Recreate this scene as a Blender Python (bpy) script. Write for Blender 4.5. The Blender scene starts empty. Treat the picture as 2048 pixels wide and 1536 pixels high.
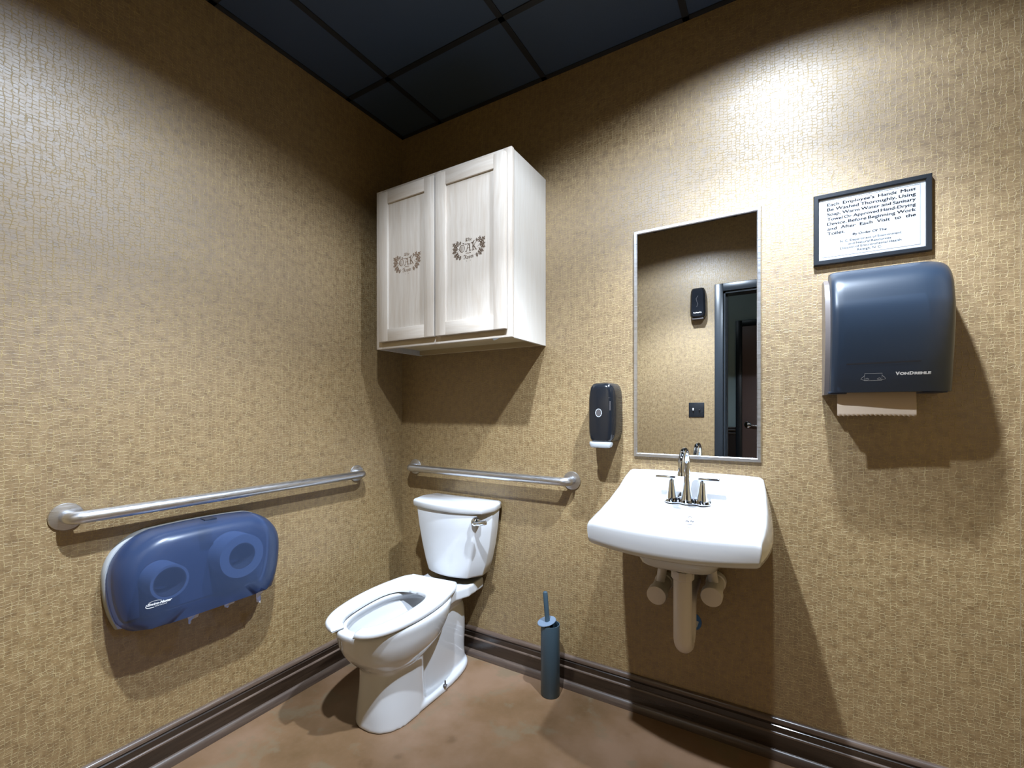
import bpy, bmesh, math, random
from mathutils import Vector, Matrix, Euler
from mathutils.bvhtree import BVHTree
PI = math.pi
scn = bpy.context.scene
COL = scn.collection

# ------------------------------------------------------------------ camera, world, lights, exposure
CAM = Vector((1.822, -1.853, 1.2123)); YAW = 30.95
cd = bpy.data.cameras.new('camera'); cam = bpy.data.objects.new('camera', cd); COL.objects.link(cam)
cam.location = CAM; cam.rotation_euler = (PI/2, 0, math.radians(YAW))
cd.sensor_width = 36; cd.lens = 908/2048*36; cd.shift_y = 54/2048; cd.clip_start = .02
scn.camera = cam
H = 2.72                                   # ceiling height
w = bpy.data.worlds.new('world'); scn.world = w; w.use_nodes = True
w.node_tree.nodes['Background'].inputs[0].default_value = (.5, .6, .8, 1)
w.node_tree.nodes['Background'].inputs[1].default_value = .05
LAMPS = [(1.80, -.678, 77), (1.19, -1.29, 86)]
# beam of the recessed lamps: relative intensity against the angle from straight down
BEAM = [(0, 1.15), (15, 1.35), (23, 2.5), (31, 3.6), (36, 3.45), (41, 2.75), (46, 1.45), (50, .88), (56, .82), (63, .78), (67, .50), (71, .20), (75, .0)]
for k, (lx, ly, pw) in enumerate(LAMPS):
    ld = bpy.data.lights.new('ceiling_spot', 'SPOT'); lo = bpy.data.objects.new('ceiling_spot', ld); COL.objects.link(lo)
    lo.location = (lx, ly, H - .016); ld.energy = pw*4.53; ld.color = (.79, .915, 1.08)
    ld.shadow_soft_size = .03; ld.spot_size = math.radians(150); ld.spot_blend = .05
    ld.use_nodes = True; nt = ld.node_tree; em = nt.nodes['Emission']
    tc = nt.nodes.new('ShaderNodeTexCoord'); sp = nt.nodes.new('ShaderNodeSeparateXYZ'); nt.links.new(tc.outputs['Normal'], sp.inputs[0])
    ab = nt.nodes.new('ShaderNodeMath'); ab.operation = 'ABSOLUTE'; nt.links.new(sp.outputs[2], ab.inputs[0])
    rp = nt.nodes.new('ShaderNodeValToRGB'); cr = rp.color_ramp; nt.links.new(ab.outputs[0], rp.inputs[0])
    while len(cr.elements) < len(BEAM): cr.elements.new(.5)
    for e_, (dg_, v_) in zip(cr.elements, sorted(BEAM, key=lambda q: -q[0])):
        e_.position = math.cos(math.radians(dg_)); e_.color = (v_/3.6,)*3 + (1,)
    nt.links.new(rp.outputs[0], em.inputs['Strength'])
hl = bpy.data.lights.new('hall_lamp', 'POINT'); ho = bpy.data.objects.new('hall_lamp', hl); COL.objects.link(ho)
ho.location = (1.2, -2.9, 2.45); hl.energy = .7; hl.color = (.75, .9, 1); hl.shadow_soft_size = .12
scn.view_settings.view_transform = 'Standard'; scn.view_settings.look = 'None'
scn.view_settings.gamma = 1; scn.view_settings.use_curve_mapping = False
scn.view_settings.exposure = 0.0
try:
    scn.cycles.use_denoising = True
    scn.cycles.denoising_prefilter = 'ACCURATE'
except Exception: pass
scn.cycles.max_bounces = 10; scn.cycles.diffuse_bounces = 1; scn.cycles.glossy_bounces = 6
scn.cycles.transparent_max_bounces = 12; scn.cycles.sample_clamp_indirect = 4
scn.cycles.caustics_reflective = False; scn.cycles.caustics_refractive = False

# ------------------------------------------------------------------ node helpers
class NT:
    def __init__(s, name):
        m = bpy.data.materials.new(name); m.use_nodes = True; s.m = m; s.t = m.node_tree
        s.b = s.t.nodes['Principled BSDF']; s.out = s.t.nodes['Material Output']
    def n(s, typ, **kw):
        nd = s.t.nodes.new(typ)
        for k, v in kw.items():
            if hasattr(nd, k) and not k.startswith('i_'): setattr(nd, k, v)
        return nd
    def l(s, a, b): s.t.links.new(a, b)
    def put(s, nd, i, v):
        if hasattr(v, 'is_linked') or isinstance(v, bpy.types.NodeSocket): s.l(v, nd.inputs[i])
        else: nd.inputs[i].default_value = v
    def math(s, op, a, b=0.0, c=None, clamp=False):
        nd = s.t.nodes.new('ShaderNodeMath'); nd.operation = op; nd.use_clamp = clamp
        s.put(nd, 0, a); s.put(nd, 1, b)
        if c is not None: s.put(nd, 2, c)
        return nd.outputs[0]
    def mix(s, f, a, b, blend='MIX'):
        nd = s.t.nodes.new('ShaderNodeMix'); nd.data_type = 'RGBA'; nd.blend_type = blend
        s.put(nd, 0, f); s.put(nd, 6, a); s.put(nd, 7, b)
        return nd.outputs[2]
    def ramp(s, f, stops, interp='LINEAR'):
        nd = s.t.nodes.new('ShaderNodeValToRGB'); nd.color_ramp.interpolation = interp
        cr = nd.color_ramp
        while len(cr.elements) < len(stops): cr.elements.new(.5)
        for e, (p, c) in zip(cr.elements, stops):
            e.position = p; e.color = (c, c, c, 1) if isinstance(c, (int, float)) else tuple(c) + (1,)
        s.l(f, nd.inputs[0]); return nd.outputs[0]
    def noise(s, vec, scale, detail=3, rough=.5, dim='3D'):
        nd = s.t.nodes.new('ShaderNodeTexNoise'); nd.noise_dimensions = dim
        nd.inputs['Scale'].default_value = scale; nd.inputs['Detail'].default_value = detail
        nd.inputs['Roughness'].default_value = rough
        if vec is not None: s.l(vec, nd.inputs['Vector'])
        return nd.outputs[0], nd.outputs[1]
    def coord(s): return s.n('ShaderNodeTexCoord').outputs['Object']
    def mapping(s, vec, scale=(1, 1, 1), rot=(0, 0, 0), loc=(0, 0, 0)):
        nd = s.t.nodes.new('ShaderNodeMapping'); s.l(vec, nd.inputs[0])
        nd.inputs['Scale'].default_value = scale; nd.inputs['Rotation'].default_value = rot; nd.inputs['Location'].default_value = loc
        return nd.outputs[0]
    def bump(s, h, strength, dist, normal=None):
        nd = s.t.nodes.new('ShaderNodeBump'); nd.inputs['Strength'].default_value = strength
        nd.inputs['Distance'].default_value = dist; s.l(h, nd.inputs['Height'])
        if normal is not None: s.l(normal, nd.inputs['Normal'])
        s.l(nd.outputs[0], s.b.inputs['Normal']); return nd.outputs[0]
    def set(s, **kw):
        for k, v in kw.items():
            k = {'base': 'Base Color', 'rough': 'Roughness', 'metal': 'Metallic', 'ior': 'IOR', 'spec': 'Specular IOR Level',
                 'coat': 'Coat Weight', 'coatr': 'Coat Roughness', 'alpha': 'Alpha', 'trans': 'Transmission Weight',
                 'em': 'Emission Color', 'ems': 'Emission Strength', 'aniso': 'Anisotropic', 'sss': 'Subsurface Weight'}[k]
            if isinstance(v, bpy.types.NodeSocket): s.l(v, s.b.inputs[k])
            else: s.b.inputs[k].default_value = tuple(v) + (1,) if isinstance(v, tuple) and len(v) == 3 else v
        return s

def simple(name, base, rough=.5, **kw):
    n = NT(name); n.set(base=base, rough=rough, **kw); 
    co = n.coord(); f, _ = n.noise(co, 35, 3)
    n.l(n.mix(n.math('MULTIPLY', f, .12), base + (1,), tuple(c*.8 for c in base) + (1,)), n.b.inputs['Base Color'])
    return n.m

def wallpaper(name, axis):
    """embossed vinyl: irregular small brick-like cells with raised pale lines, satin varnish"""
    n = NT(name); co = n.coord()
    sep = n.n('ShaderNodeSeparateXYZ'); n.l(co, sep.inputs[0])
    hx = sep.outputs[axis]; hz = sep.outputs[2]
    cmb = n.n('ShaderNodeCombineXYZ'); n.l(hx, cmb.inputs[0]); n.l(hz, cmb.inputs[1])
    P = cmb.outputs[0]
    _, c1 = n.noise(P, 26, 2, .5, '2D'); _, c2 = n.noise(P, 95, 2, .5, '2D')
    s1 = n.n('ShaderNodeSeparateColor'); n.l(c1, s1.inputs[0]); s2 = n.n('ShaderNodeSeparateColor'); n.l(c2, s2.inputs[0])
    def warp(v, a, b, k1, k2):
        v = n.math('ADD', v, n.math('MULTIPLY', n.math('SUBTRACT', a, .5), k1))
        return n.math('ADD', v, n.math('MULTIPLY', n.math('SUBTRACT', b, .5), k2))
    ux = warp(hx, s1.outputs[0], s2.outputs[0], .015, .0040)
    uz = warp(hz, s1.outputs[1], s2.outputs[1], .012, .0036)
    def cells(W, Hh, off):
        u = n.math('ADD', n.math('DIVIDE', ux, W), off)
        iu = n.math('FLOOR', u); fu = n.math('FRACT', u)
        wn = n.n('ShaderNodeTexWhiteNoise', noise_dimensions='1D'); n.l(iu, wn.inputs['W'])
        v = n.math('ADD', n.math('DIVIDE', uz, Hh), n.math('MULTIPLY', wn.outputs[0], 7.0))
        iv = n.math('FLOOR', v); fv = n.math('FRACT', v)
        eu = n.math('MULTIPLY', n.math('MINIMUM', fu, n.math('SUBTRACT', 1.0, fu)), W)
        ev = n.math('MULTIPLY', n.math('MINIMUM', fv, n.math('SUBTRACT', 1.0, fv)), Hh)
        idc = n.n('ShaderNodeCombineXYZ'); n.l(iu, idc.inputs[0]); n.l(iv, idc.inputs[1])
        w2 = n.n('ShaderNodeTexWhiteNoise', noise_dimensions='2D'); n.l(idc.outputs[0], w2.inputs['Vector'])
        return eu, ev, w2
    eu, ev, wid = cells(.0138, .0102, 0)
    edge = n.math('MINIMUM', eu, ev)
    # second, coarser net drops extra joints into some cells so that no two look alike
    eu2, ev2, wid2 = cells(.029, .026, .37)
    gate = n.math('GREATER_THAN', wid2.outputs[0], .25)
    ed2 = n.math('ADD', n.math('MINIMUM', eu2, ev2), n.math('MULTIPLY', gate, .02))
    edge = n.math('MINIMUM', edge, ed2)
    line = n.ramp(n.math('DIVIDE', edge, .00135), [(.0, 1.0), (.35, .7), (1.0, 0.0)])
    brk, _ = n.noise(P, 60, 2, .6, '2D')
    line = n.math('MULTIPLY', line, n.ramp(brk, [(.36, .12), (.58, 1.0)]))
    big, _ = n.noise(P, 3.2, 4, .6, '2D'); mid, _ = n.noise(P, 38, 4, .65, '2D'); fine, _ = n.noise(P, 420, 2, .6, '2D')
    base = n.ramp(mid, [(.30, (.176, .099, .029)), (.48, (.264, .159, .053)), (.68, (.342, .218, .083))])
    base = n.mix(n.math('MULTIPLY', wid.outputs[0], .34), base, (.350, .232, .095, 1))
    base = n.mix(n.math('MULTIPLY', n.ramp(big, [(.35, 0.0), (.7, 1.0)]), .25), base, (.150, .085, .032, 1))
    base = n.mix(n.math('MULTIPLY', n.ramp(fine, [(.4, 0.0), (.62, 1.0)]), .25), base, (.085, .05, .02, 1))
    col = n.mix(n.math('MULTIPLY', line, .64), base, (.60, .475, .25, 1))
    n.set(ior=1.62, base=col, spec=n.math('SUBTRACT', 1.0, n.math('MULTIPLY', line, .85)), rough=n.mix(line, n.ramp(mid, [(.3, .50), (.7, .60)]), (.7, .7, .7, 1)), coat=n.math('SUBTRACT', .55, n.math('MULTIPLY', line, .50)), coatr=.41)
    h = n.math('ADD', n.math('MULTIPLY', line, .55), n.math('MULTIPLY', wid.outputs[0], .22))
    h = n.math('ADD', h, n.math('MULTIPLY', fine, .10)); h = n.math('ADD', h, n.math('MULTIPLY', mid, .38))
    n.bump(h, .62, .0016)
    return n.m

def dark_wood(name, along, k=1.0, rgh=0):
    n = NT(name); co = n.coord()
    sc = [60, 60, 60]; sc[along] = 3
    g, _ = n.noise(n.mapping(co, scale=tuple(sc)), 1.6, 5, .65)
    g2, _ = n.noise(n.mapping(co, scale=tuple(x*.3 for x in sc)), 1.2, 3)
    c = n.ramp(g, [(.3, (.013, .007, .0045)), (.55, (.027, .0155, .009)), (.8, (.058, .035, .021))])
    c = n.mix(n.math('MULTIPLY', g2, .5), c, (.028, .017, .012, 1))
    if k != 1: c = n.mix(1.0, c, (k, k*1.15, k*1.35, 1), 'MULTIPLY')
    n.set(base=c, rough=n.ramp(g, [(.3, .24+rgh), (.7, .38+rgh)]), spec=.5, coat=.6, coatr=.10+rgh); n.bump(g, .12, .0005); return n.m

def pale_wood(name, along, tint=(1, 1, 1), plain=False):
    n = NT(name); co = n.coord()
    sc = [26, 26, 26]; sc[along] = 1.2
    _, dc = n.noise(n.mapping(co, scale=(2.5, 2.5, 2.5)), 1, 2)
    v = n.mix(.06, co, dc, 'ADD')
    g, _ = n.noise(n.mapping(v, scale=tuple(sc)), 2.4, 4, .62)
    sc2 = [150, 150, 150]; sc2[along] = 4
    g2, _ = n.noise(n.mapping(co, scale=tuple(sc2)), 2.5, 2)
    a, b, c_ = (.80, .72, .635), (.745, .66, .57), (.685, .585, .485)
    if plain: a, b, c_ = (.74, .70, .645), (.725, .68, .62), (.70, .655, .59)
    c = n.ramp(g, [(.32, c_), (.5, b), (.66, a)])
    c = n.mix(n.math('MULTIPLY', n.ramp(g2, [(.45, 0.0), (.7, 1.0)]), .3), c, (.64, .54, .44, 1))
    n.set(base=n.mix(1.0, c, tuple(tint) + (1,), 'MULTIPLY'), rough=.62, spec=.3); n.bump(g2, .12, .0004); return n.m

def smoked(name, tint, body, opac, rough=.28):
    """smoke-blue translucent moulded plastic"""
    n = NT(name); co = n.coord(); f, _ = n.noise(co, 900, 2)
    n.set(base=body, rough=rough, spec=.55, coat=.8, coatr=.30); n.bump(f, .06, .0003)
    tr = n.n('ShaderNodeBsdfTransparent'); tr.inputs[0].default_value = tint + (1,)
    mx = n.n('ShaderNodeMixShader'); mx.inputs[0].default_value = opac
    n.l(tr.outputs[0], mx.inputs[1]); n.l(n.b.outputs[0], mx.inputs[2]); n.l(mx.outputs[0], n.out.inputs[0]); return n.m

M = {}
M['wall_y'] = wallpaper('embossed_wallpaper_x', 0)
M['wall_x'] = wallpaper('embossed_wallpaper_y', 1)
M['shoe_x'] = dark_wood('worn_highlight_oak_x', 0, 3.4, .15); M['shoe_y'] = dark_wood('worn_highlight_oak_y', 1, 3.4, .15)  # shoe: worn grey tint, brightened further to paint in its highlight
M['cap_x'] = dark_wood('highlight_edge_oak_x', 0, 4.5, .08); M['cap_y'] = dark_wood('highlight_edge_oak_y', 1, 4.5, .08)  # cap and bead: lamp highlight painted in as lighter, greyer oak
M['base_x'] = dark_wood('stained_oak_x', 0); M['base_y'] = dark_wood('stained_oak_y', 1)
M['wood_v'] = pale_wood('bare_oak_vertical', 2); M['wood_h'] = pale_wood('bare_oak_horizontal', 0)
M['wood_side'] = pale_wood('pale_veneer', 2, plain=True); M['wood_in'] = pale_wood('bare_ply', 0, (.95, .80, .50), plain=True)
M['engrave'] = simple('burnt_engraving', (.12, .075, .045), .8)
def porcelain():
    n = NT('white_porcelain'); co = n.coord(); f, _ = n.noise(co, 6, 2)
    n.set(base=n.ramp(f, [(.3, (.71, .72, .745)), (.7, (.735, .745, .765))]), rough=.09, spec=.5, coat=.4, coatr=.05); return n.m
M['porcelain'] = porcelain()
M['seat'] = simple('white_seat_plastic', (.77, .78, .80), .22)
M['chrome'] = simple('chrome', (.78, .85, .95), .045, metal=1.0)
def steel():
    n = NT('satin_stainless'); co = n.coord(); f, _ = n.noise(n.mapping(co, scale=(30, 30, 500)), 1, 3)
    n.set(base=n.ramp(f, [(.3, (.58, .59, .62)), (.7, (.70, .71, .74))]), rough=n.ramp(f, [(.3, .27), (.7, .38)]), metal=1.0); return n.m
M['steel'] = steel()
def floorm():
    n = NT('stained_concrete'); co = n.coord()
    a, _ = n.noise(co, 2.1, 5, .6); b, _ = n.noise(n.mapping(co, loc=(3, 7, 0)), 5.5, 5, .65); c, _ = n.noise(co, 70, 3)
    col = n.ramp(a, [(.34, (.165, .095, .043)), (.5, (.230, .134, .070)), (.66, (.300, .185, .115))])
    col = n.mix(n.ramp(b, [(.54, 0.0), (.62, .62)]), col, (.215, .165, .100, 1))
    col = n.mix(n.math('MULTIPLY', n.ramp(c, [(.5, 0.0), (.75, 1.0)]), .12), col, (.28, .2, .14, 1))
    vo = n.n('ShaderNodeTexVoronoi'); vo.feature = 'F1'; vo.inputs['Scale'].default_value = 7; n.l(n.mix(.05, co, n.noise(co, 9)[1], 'ADD'), vo.inputs['Vector'])
    spot = n.ramp(vo.outputs['Distance'], [(.12, .45), (.22, 0.0)])
    col = n.mix(n.math('MULTIPLY', spot, n.ramp(b, [(.4, 1.0), (.5, 0.0)])), col, (.115, .062, .026, 1))
    n.set(base=col, rough=n.ramp(b, [(.35, .30), (.65, .46)]), spec=.5); n.bump(c, .05, .001); return n.m
M['floor'] = floorm()
M['ceil'] = simple('black_ceiling_tile', (.042, .066, .115), .42)
M['ceil_bar'] = simple('black_ceiling_bar', (.008, .009, .012), .5)
M['ceil_hall'] = simple('hall_black_paint', (.01, .011, .014), .8)
M['black'] = simple('gloss_black_plastic', (.010, .012, .016), .16, spec=.6)
M['blackframe'] = simple('black_painted_frame', (.014, .017, .022), .34)
M['casing'] = simple('charcoal_gloss_paint', (.020, .026, .033), .30)
M['navy'] = smoked('smoke_blue_cover', (.20, .28, .42), (.024, .043, .074), .70, .38)
M['navy2'] = smoked('smoke_blue_cover_roll', (.40, .52, .80), (.040, .068, .145), .58, .32)
M['navy_solid'] = simple('navy_plastic', (.012, .02, .04), .35)
M['greyplastic'] = simple('light_grey_plastic', (.50, .52, .54), .4)
M['darkgrey'] = simple('dark_grey_plastic', (.09, .08, .08), .5)
M['case'] = simple('brown_grey_case', (.20, .17, .16), .32)
M['inner'] = simple('inner_plate_grey', (.24, .27, .33), .5)
M['paper'] = simple('white_tissue', (.80, .79, .78), .9)
M['kraft'] = simple('brown_paper_towel', (.62, .49, .37), .9)
M['card'] = simple('cardboard_core', (.30, .24, .19), .9)
M['white'] = simple('white_print', (.85, .86, .88), .5)
M['print'] = simple('black_print', (.02, .02, .025), .6)
M['sheet'] = simple('white_sheet', (.50, .52, .55), .4)
M['insul'] = simple('white_pipe_cover', (.88, .80, .77), .32)
M['blue'] = simple('blue_sticker', (.04, .15, .42), .5)
M['brushblue'] = simple('slate_blue_enamel', (.050, .088, .118), .42)
M['brushlid'] = simple('slate_blue_lid', (.20, .27, .37), .35)
M['brown_door'] = simple('brown_hall_door', (.23, .15, .13), .4)
M['hallwall'] = simple('blue_grey_wall_paint', (.42, .55, .56), .6)
M['hallwood'] = simple('dark_wainscot', (.028, .018, .015), .4)
M['rail'] = simple('dark_rail', (.012, .012, .014), .35)
M['mark'] = simple('faint_grey_mark', (.16, .16, .17), .6)
def mirror():
    n = NT('mirror_glass'); co = n.coord(); f, _ = n.noise(co, 3, 2)
    n.set(base=n.ramp(f, [(.3, (.86, .88, .88)), (.7, (.88, .89, .90))]), metal=1.0, rough=.0); return n.m
M['mirror'] = mirror()
def led():
    n = NT('lamp_lens'); n.set(base=(.9, .9, .9), em=(1, .98, .96), ems=6.0); return n.m
M['led'] = led()

# ------------------------------------------------------------------ mesh helpers
def tag(o, label=None, cat=None, group=None, kind=None):
    if label: o['label'] = label
    if cat: o['category'] = cat
    if group: o['group'] = group
    if kind: o['kind'] = kind
    return o
def thing(name, label, cat, loc, group=None):
    o = bpy.data.objects.new(name, None); COL.objects.link(o); o.location = loc; o.empty_display_size = .05
    return tag(o, label, cat, group)
def link(name, me, mat, parent=None, smooth=False, auto=None):
    o = bpy.data.objects.new(name, me); COL.objects.link(o)
    if mat is not None:
        me.materials.clear(); me.materials.append(mat)
    if smooth:
        for p in me.polygons: p.use_smooth = True
    if auto is not None: sharp(me, auto)
    if parent is not None:
        o.parent = parent
        if parent.type == 'EMPTY': o.location = -Vector(parent.location)
    return o
def sharp(me, deg):
    bm = bmesh.new(); bm.from_mesh(me)
    for f in bm.faces: f.smooth = True
    for e in bm.edges:
        e.smooth = not (len(e.link_faces) == 2 and e.calc_face_angle(0) > math.radians(deg))
    bm.to_mesh(me); bm.free()
def mesh(vs, fs, name='m'):
    me = bpy.data.meshes.new(name); me.from_pydata([tuple(v) for v in vs], [], fs); me.update(); return me
class G:
    """collects geometry"""
    def __init__(s): s.v = []; s.f = []
    def add(s, vs, fs):
        o = len(s.v); s.v += [Vector(v) for v in vs]; s.f += [[i + o for i in f] for f in fs]; return s
    def box(s, x0, x1, y0, y1, z0, z1, bev=0, seg=2):
        bm = bmesh.new()
        vs = [bm.verts.new((x, y, z)) for x in (x0, x1) for y in (y0, y1) for z in (z0, z1)]
        for f in [(0,1,3,2),(4,6,7,5),(0,4,5,1),(2,3,7,6),(0,2,6,4),(1,5,7,3)]: bm.faces.new([vs[i] for i in f])
        if bev: bmesh.ops.bevel(bm, geom=bm.edges[:], offset=bev, segments=seg, profile=.5, affect='EDGES')
        bmesh.ops.recalc_face_normals(bm, faces=bm.faces[:]); s.bm(bm); return s
    def bm(s, bm):
        bm.verts.index_update(); s.add([v.co.copy() for v in bm.verts], [[v.index for v in f.verts] for f in bm.faces]); bm.free(); return s
    def loft(s, rings, cap0=True, cap1=True, closed=True):
        n = len(rings[0]); vs = [p for r in rings for p in r]; fs = []
        for i in range(len(rings)-1):
            for j in range(n if closed else n-1):
                k = (j+1) % n; fs.append([i*n+j, i*n+k, (i+1)*n+k, (i+1)*n+j])
        if cap0: fs.append(list(range(n))[::-1])
        if cap1: fs.append([(len(rings)-1)*n+j for j in range(n)])
        return s.add(vs, fs)
    def lathe(s, prof, origin, axis=(0,0,1), seg=40):
        axis = Vector(axis).normalized(); a = axis.orthogonal().normalized(); b = axis.cross(a); o = Vector(origin)
        rings = [[o + axis*h + (a*math.cos(t*2*PI/seg) + b*math.sin(t*2*PI/seg))*max(r, 1e-5) for t in range(seg)] for r, h in prof]
        return s.loft(rings)
    def tube(s, pts, r, seg=20, cap=True):
        pts = [Vector(p) for p in pts]; rr = r if isinstance(r, list) else [r]*len(pts)
        T = [(pts[min(i+1, len(pts)-1)] - pts[max(i-1, 0)]).normalized() for i in range(len(pts))]
        a = T[0].orthogonal().normalized(); rings = []
        for p, t, q in zip(pts, T, rr):
            a = (a - t*a.dot(t)).normalized(); b = t.cross(a)
            rings.append([p + (a*math.cos(k*2*PI/seg) + b*math.sin(k*2*PI/seg))*q for k in range(seg)])
        return s.loft(rings, cap, cap)
    def xf(s, M4):
        s.v = [M4 @ v for v in s.v]; return s
    def me(s, name='m'):
        m = mesh(s.v, s.f, name)
        bm = bmesh.new(); bm.from_mesh(m); bmesh.ops.recalc_face_normals(bm, faces=bm.faces[:]); bm.to_mesh(m); bm.free(); return m
    def obj(s, name, mat, parent=None, auto=35): return link(name, s.me(name), mat, parent, auto=auto)
def arc_path(pts, r, n=8):
    """polyline with rounded corners of radius r"""
    pts = [Vector(p) for p in pts]; out = [pts[0]]
    for i in range(1, len(pts)-1):
        a, b, c = pts[i-1], pts[i], pts[i+1]; u = (a-b).normalized(); v = (c-b).normalized()
        ang = u.angle(v); d = r/math.tan(ang/2); d = min(d, (a-b).length*.49, (c-b).length*.49) if (i > 1 or True) else d
        rr = d*math.tan(ang/2); cen = b + (u+v).normalized()*(rr/math.sin(ang/2))
        s0 = b + u*d - cen; s1 = b + v*d - cen
        for k in range(n+1):
            t = k/n; w_ = s0.slerp(s1, t).normalized()*s0.length if s0.angle(s1) > 1e-4 else s0; out.append(cen + w_)
    out.append(pts[-1]); return out
def catmull(P, n, closed=False):
    P = [Vector(p) for p in P]; out = []; m = len(P); segs = m if closed else m-1
    for q in range(n if closed else n+1):
        t = q/n*segs; i = min(int(t), segs-1); f = t-i
        g = (lambda k: P[k % m]) if closed else (lambda k: P[max(0, min(m-1, k))])
        a, b, c, d = g(i-1), g(i), g(i+1), g(i+2)
        out.append(.5*((2*b) + (c-a)*f + (2*a-5*b+4*c-d)*f*f + (3*b-a-3*c+d)*f*f*f))
    return out
def evaluated(o):
    bpy.context.view_layer.update(); dg = bpy.context.evaluated_depsgraph_get()
    return bpy.data.meshes.new_from_object(o.evaluated_get(dg))
_tc = {}
def text_geo(s, size=1.0, bold=0.0):
    """flat outline of a word: list of (x, y), faces, width"""
    key = (s, bold)
    if key not in _tc:
        c = bpy.data.curves.new('t', 'FONT'); c.body = s; c.size = 1; c.offset = bold; c.resolution_u = 3; c.fill_mode = 'FRONT'
        o = bpy.data.objects.new('t', c); COL.objects.link(o); me = evaluated(o)
        vs = [(v.co.x, v.co.y) for v in me.vertices]; fs = [list(p.vertices) for p in me.polygons]
        bpy.data.objects.remove(o); bpy.data.curves.remove(c); bpy.data.meshes.remove(me); _tc[key] = (vs, fs)
    vs, fs = _tc[key]
    x0 = min(v[0] for v in vs); x1 = max(v[0] for v in vs)
    return [((x-x0)*size, y*size) for x, y in vs], fs, (x1-x0)*size
def frame3(o, r, u):
    r = Vector(r).normalized(); u = Vector(u).normalized(); o = Vector(o)
    return lambda x, y, d=0.0: o + r*x + u*y + r.cross(u)*d
def flatgeo(g, vs, fs, fr, depth=0.0): g.add([fr(x, y, depth) for x, y in vs], fs)
def ribbon(g, pts, wd, fr, depth=0.0, closed=False):
    n = len(pts); vs = []
    for i, p in enumerate(pts):
        a = pts[(i-1) % n] if closed or i > 0 else p; b = pts[(i+1) % n] if closed or i < n-1 else p
        dx, dy = b[0]-a[0], b[1]-a[1]; L = math.hypot(dx, dy) or 1
        vs += [fr(p[0]-dy/L*wd/2, p[1]+dx/L*wd/2, depth), fr(p[0]+dy/L*wd/2, p[1]-dx/L*wd/2, depth)]
    fs = [[2*i, 2*i+1, (2*i+3) % (2*n), (2*i+2) % (2*n)] for i in range(n if closed else n-1)]
    g.add(vs, fs)
def drape(g, target, direction, off=.0006):
    me = target.data; bv = BVHTree.FromPolygons([v.co for v in me.vertices], [list(p.vertices) for p in me.polygons])
    d = Vector(direction).normalized()
    for i, v in enumerate(g.v):
        hit = bv.ray_cast(v - d*.5, d)
        if hit[0] is not None: g.v[i] = hit[0] - d*off
    return g

# ------------------------------------------------------------------ the room
X1, Y0 = 2.62, -2.08       # right wall, front wall (behind the camera)
WT = .12
def struct(name, g, mat, parent=None, auto=None):
    o = g.obj(name, mat, parent, auto=auto)
    if parent is None: tag(o, kind='structure')
    return o
struct('wall_back', G().box(-WT, X1+WT, 0, WT, 0, H+.1), M['wall_y'])
struct('wall_left', G().box(-WT, 0, Y0-WT, 0, 0, H+.1), M['wall_x'])
struct('wall_right', G().box(X1, X1+WT, Y0-WT, 0, 0, H+.1), M['wall_x'])
DX0, DX1, DZ = 1.412, 2.33, 2.15
g = G(); g.box(0, DX0, Y0-WT, Y0, 0, H+.1); g.box(DX1, X1, Y0-WT, Y0, 0, H+.1); g.box(DX0, DX1, Y0-WT, Y0, DZ, H+.1)
struct('wall_front', g, M['wall_y'])
struct('floor', G().box(-WT, X1+WT, -3.9, WT, -.1, 0), M['floor'])
struct('ceiling', G().box(-WT, X1+WT, Y0-WT, WT, H+.004, H+.1), M['ceil'])
g = G()
for x in (.277, .887, 1.497, 2.107): g.box(x-.012, x+.012, Y0, 0, H, H+.006)
for y in (-.374, -.984, -1.594): g.box(0, X1, y-.012, y+.012, H, H+.0055)
g.box(0, .022, Y0, 0, H, H+.005); g.box(0, X1, -.022, 0, H, H+.0052)
struct('trim_1', g, M['ceil_bar'])
# wallpaper seam on the back wall
seam = G().box(2.398, 2.3996, -.0004, .001, .134, H)
struct('trim_2', seam, simple('pale_wallpaper_seam', (.31, .25, .16), .5))

def baseprof(): return [(0, .134), (.004, .1339), (.0075, .1328), (.0102, .1308), (.0120, .1275), (.0128, .1235), (.0125, .119), (.0095, .116), (.0095, .112), (.0135, .109), (.0135, .089), (.0152, .0885), (.0170, .0870), (.0182, .0845), (.0186, .081), (.0186, .0), (0, 0)]
def shoeprof():
    return [(.018, .0), (.018, .032)] + [(.018+.017*math.sin(a), .032*math.cos(a)) for a in [k*PI/16 for k in range(1, 8)]] + [(.035, .004), (.035, 0)]
def run(prof, a, b, nrm):
    a, b, nrm = Vector(a), Vector(b), Vector(nrm)
    return G().loft([[p + nrm*d + Vector((0, 0, z)) for d, z in prof] for p in (a, b)])
def baseboard(side, a, b, nrm, mat):
    o = struct('baseboard_'+side, run(baseprof(), a, b, nrm), mat, auto=50)
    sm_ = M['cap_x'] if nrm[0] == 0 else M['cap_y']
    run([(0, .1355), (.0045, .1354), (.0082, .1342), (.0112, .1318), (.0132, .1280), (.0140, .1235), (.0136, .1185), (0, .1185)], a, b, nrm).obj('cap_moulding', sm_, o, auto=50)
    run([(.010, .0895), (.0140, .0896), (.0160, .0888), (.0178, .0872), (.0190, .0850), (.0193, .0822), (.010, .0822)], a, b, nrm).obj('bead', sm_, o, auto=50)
    s = run(shoeprof(), a, b, nrm).obj('shoe_moulding', M['shoe_x'] if nrm[0] == 0 else M['shoe_y'], o, auto=50)
baseboard('back', (0, 0, 0), (X1, 0, 0), (0, -1, 0), M['base_x'])
baseboard('left', (0, 0, 0), (0, Y0, 0), (1, 0, 0), M['base_y'])
baseboard('right', (X1, 0, 0), (X1, Y0, 0), (-1, 0, 0), M['base_y'])
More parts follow.
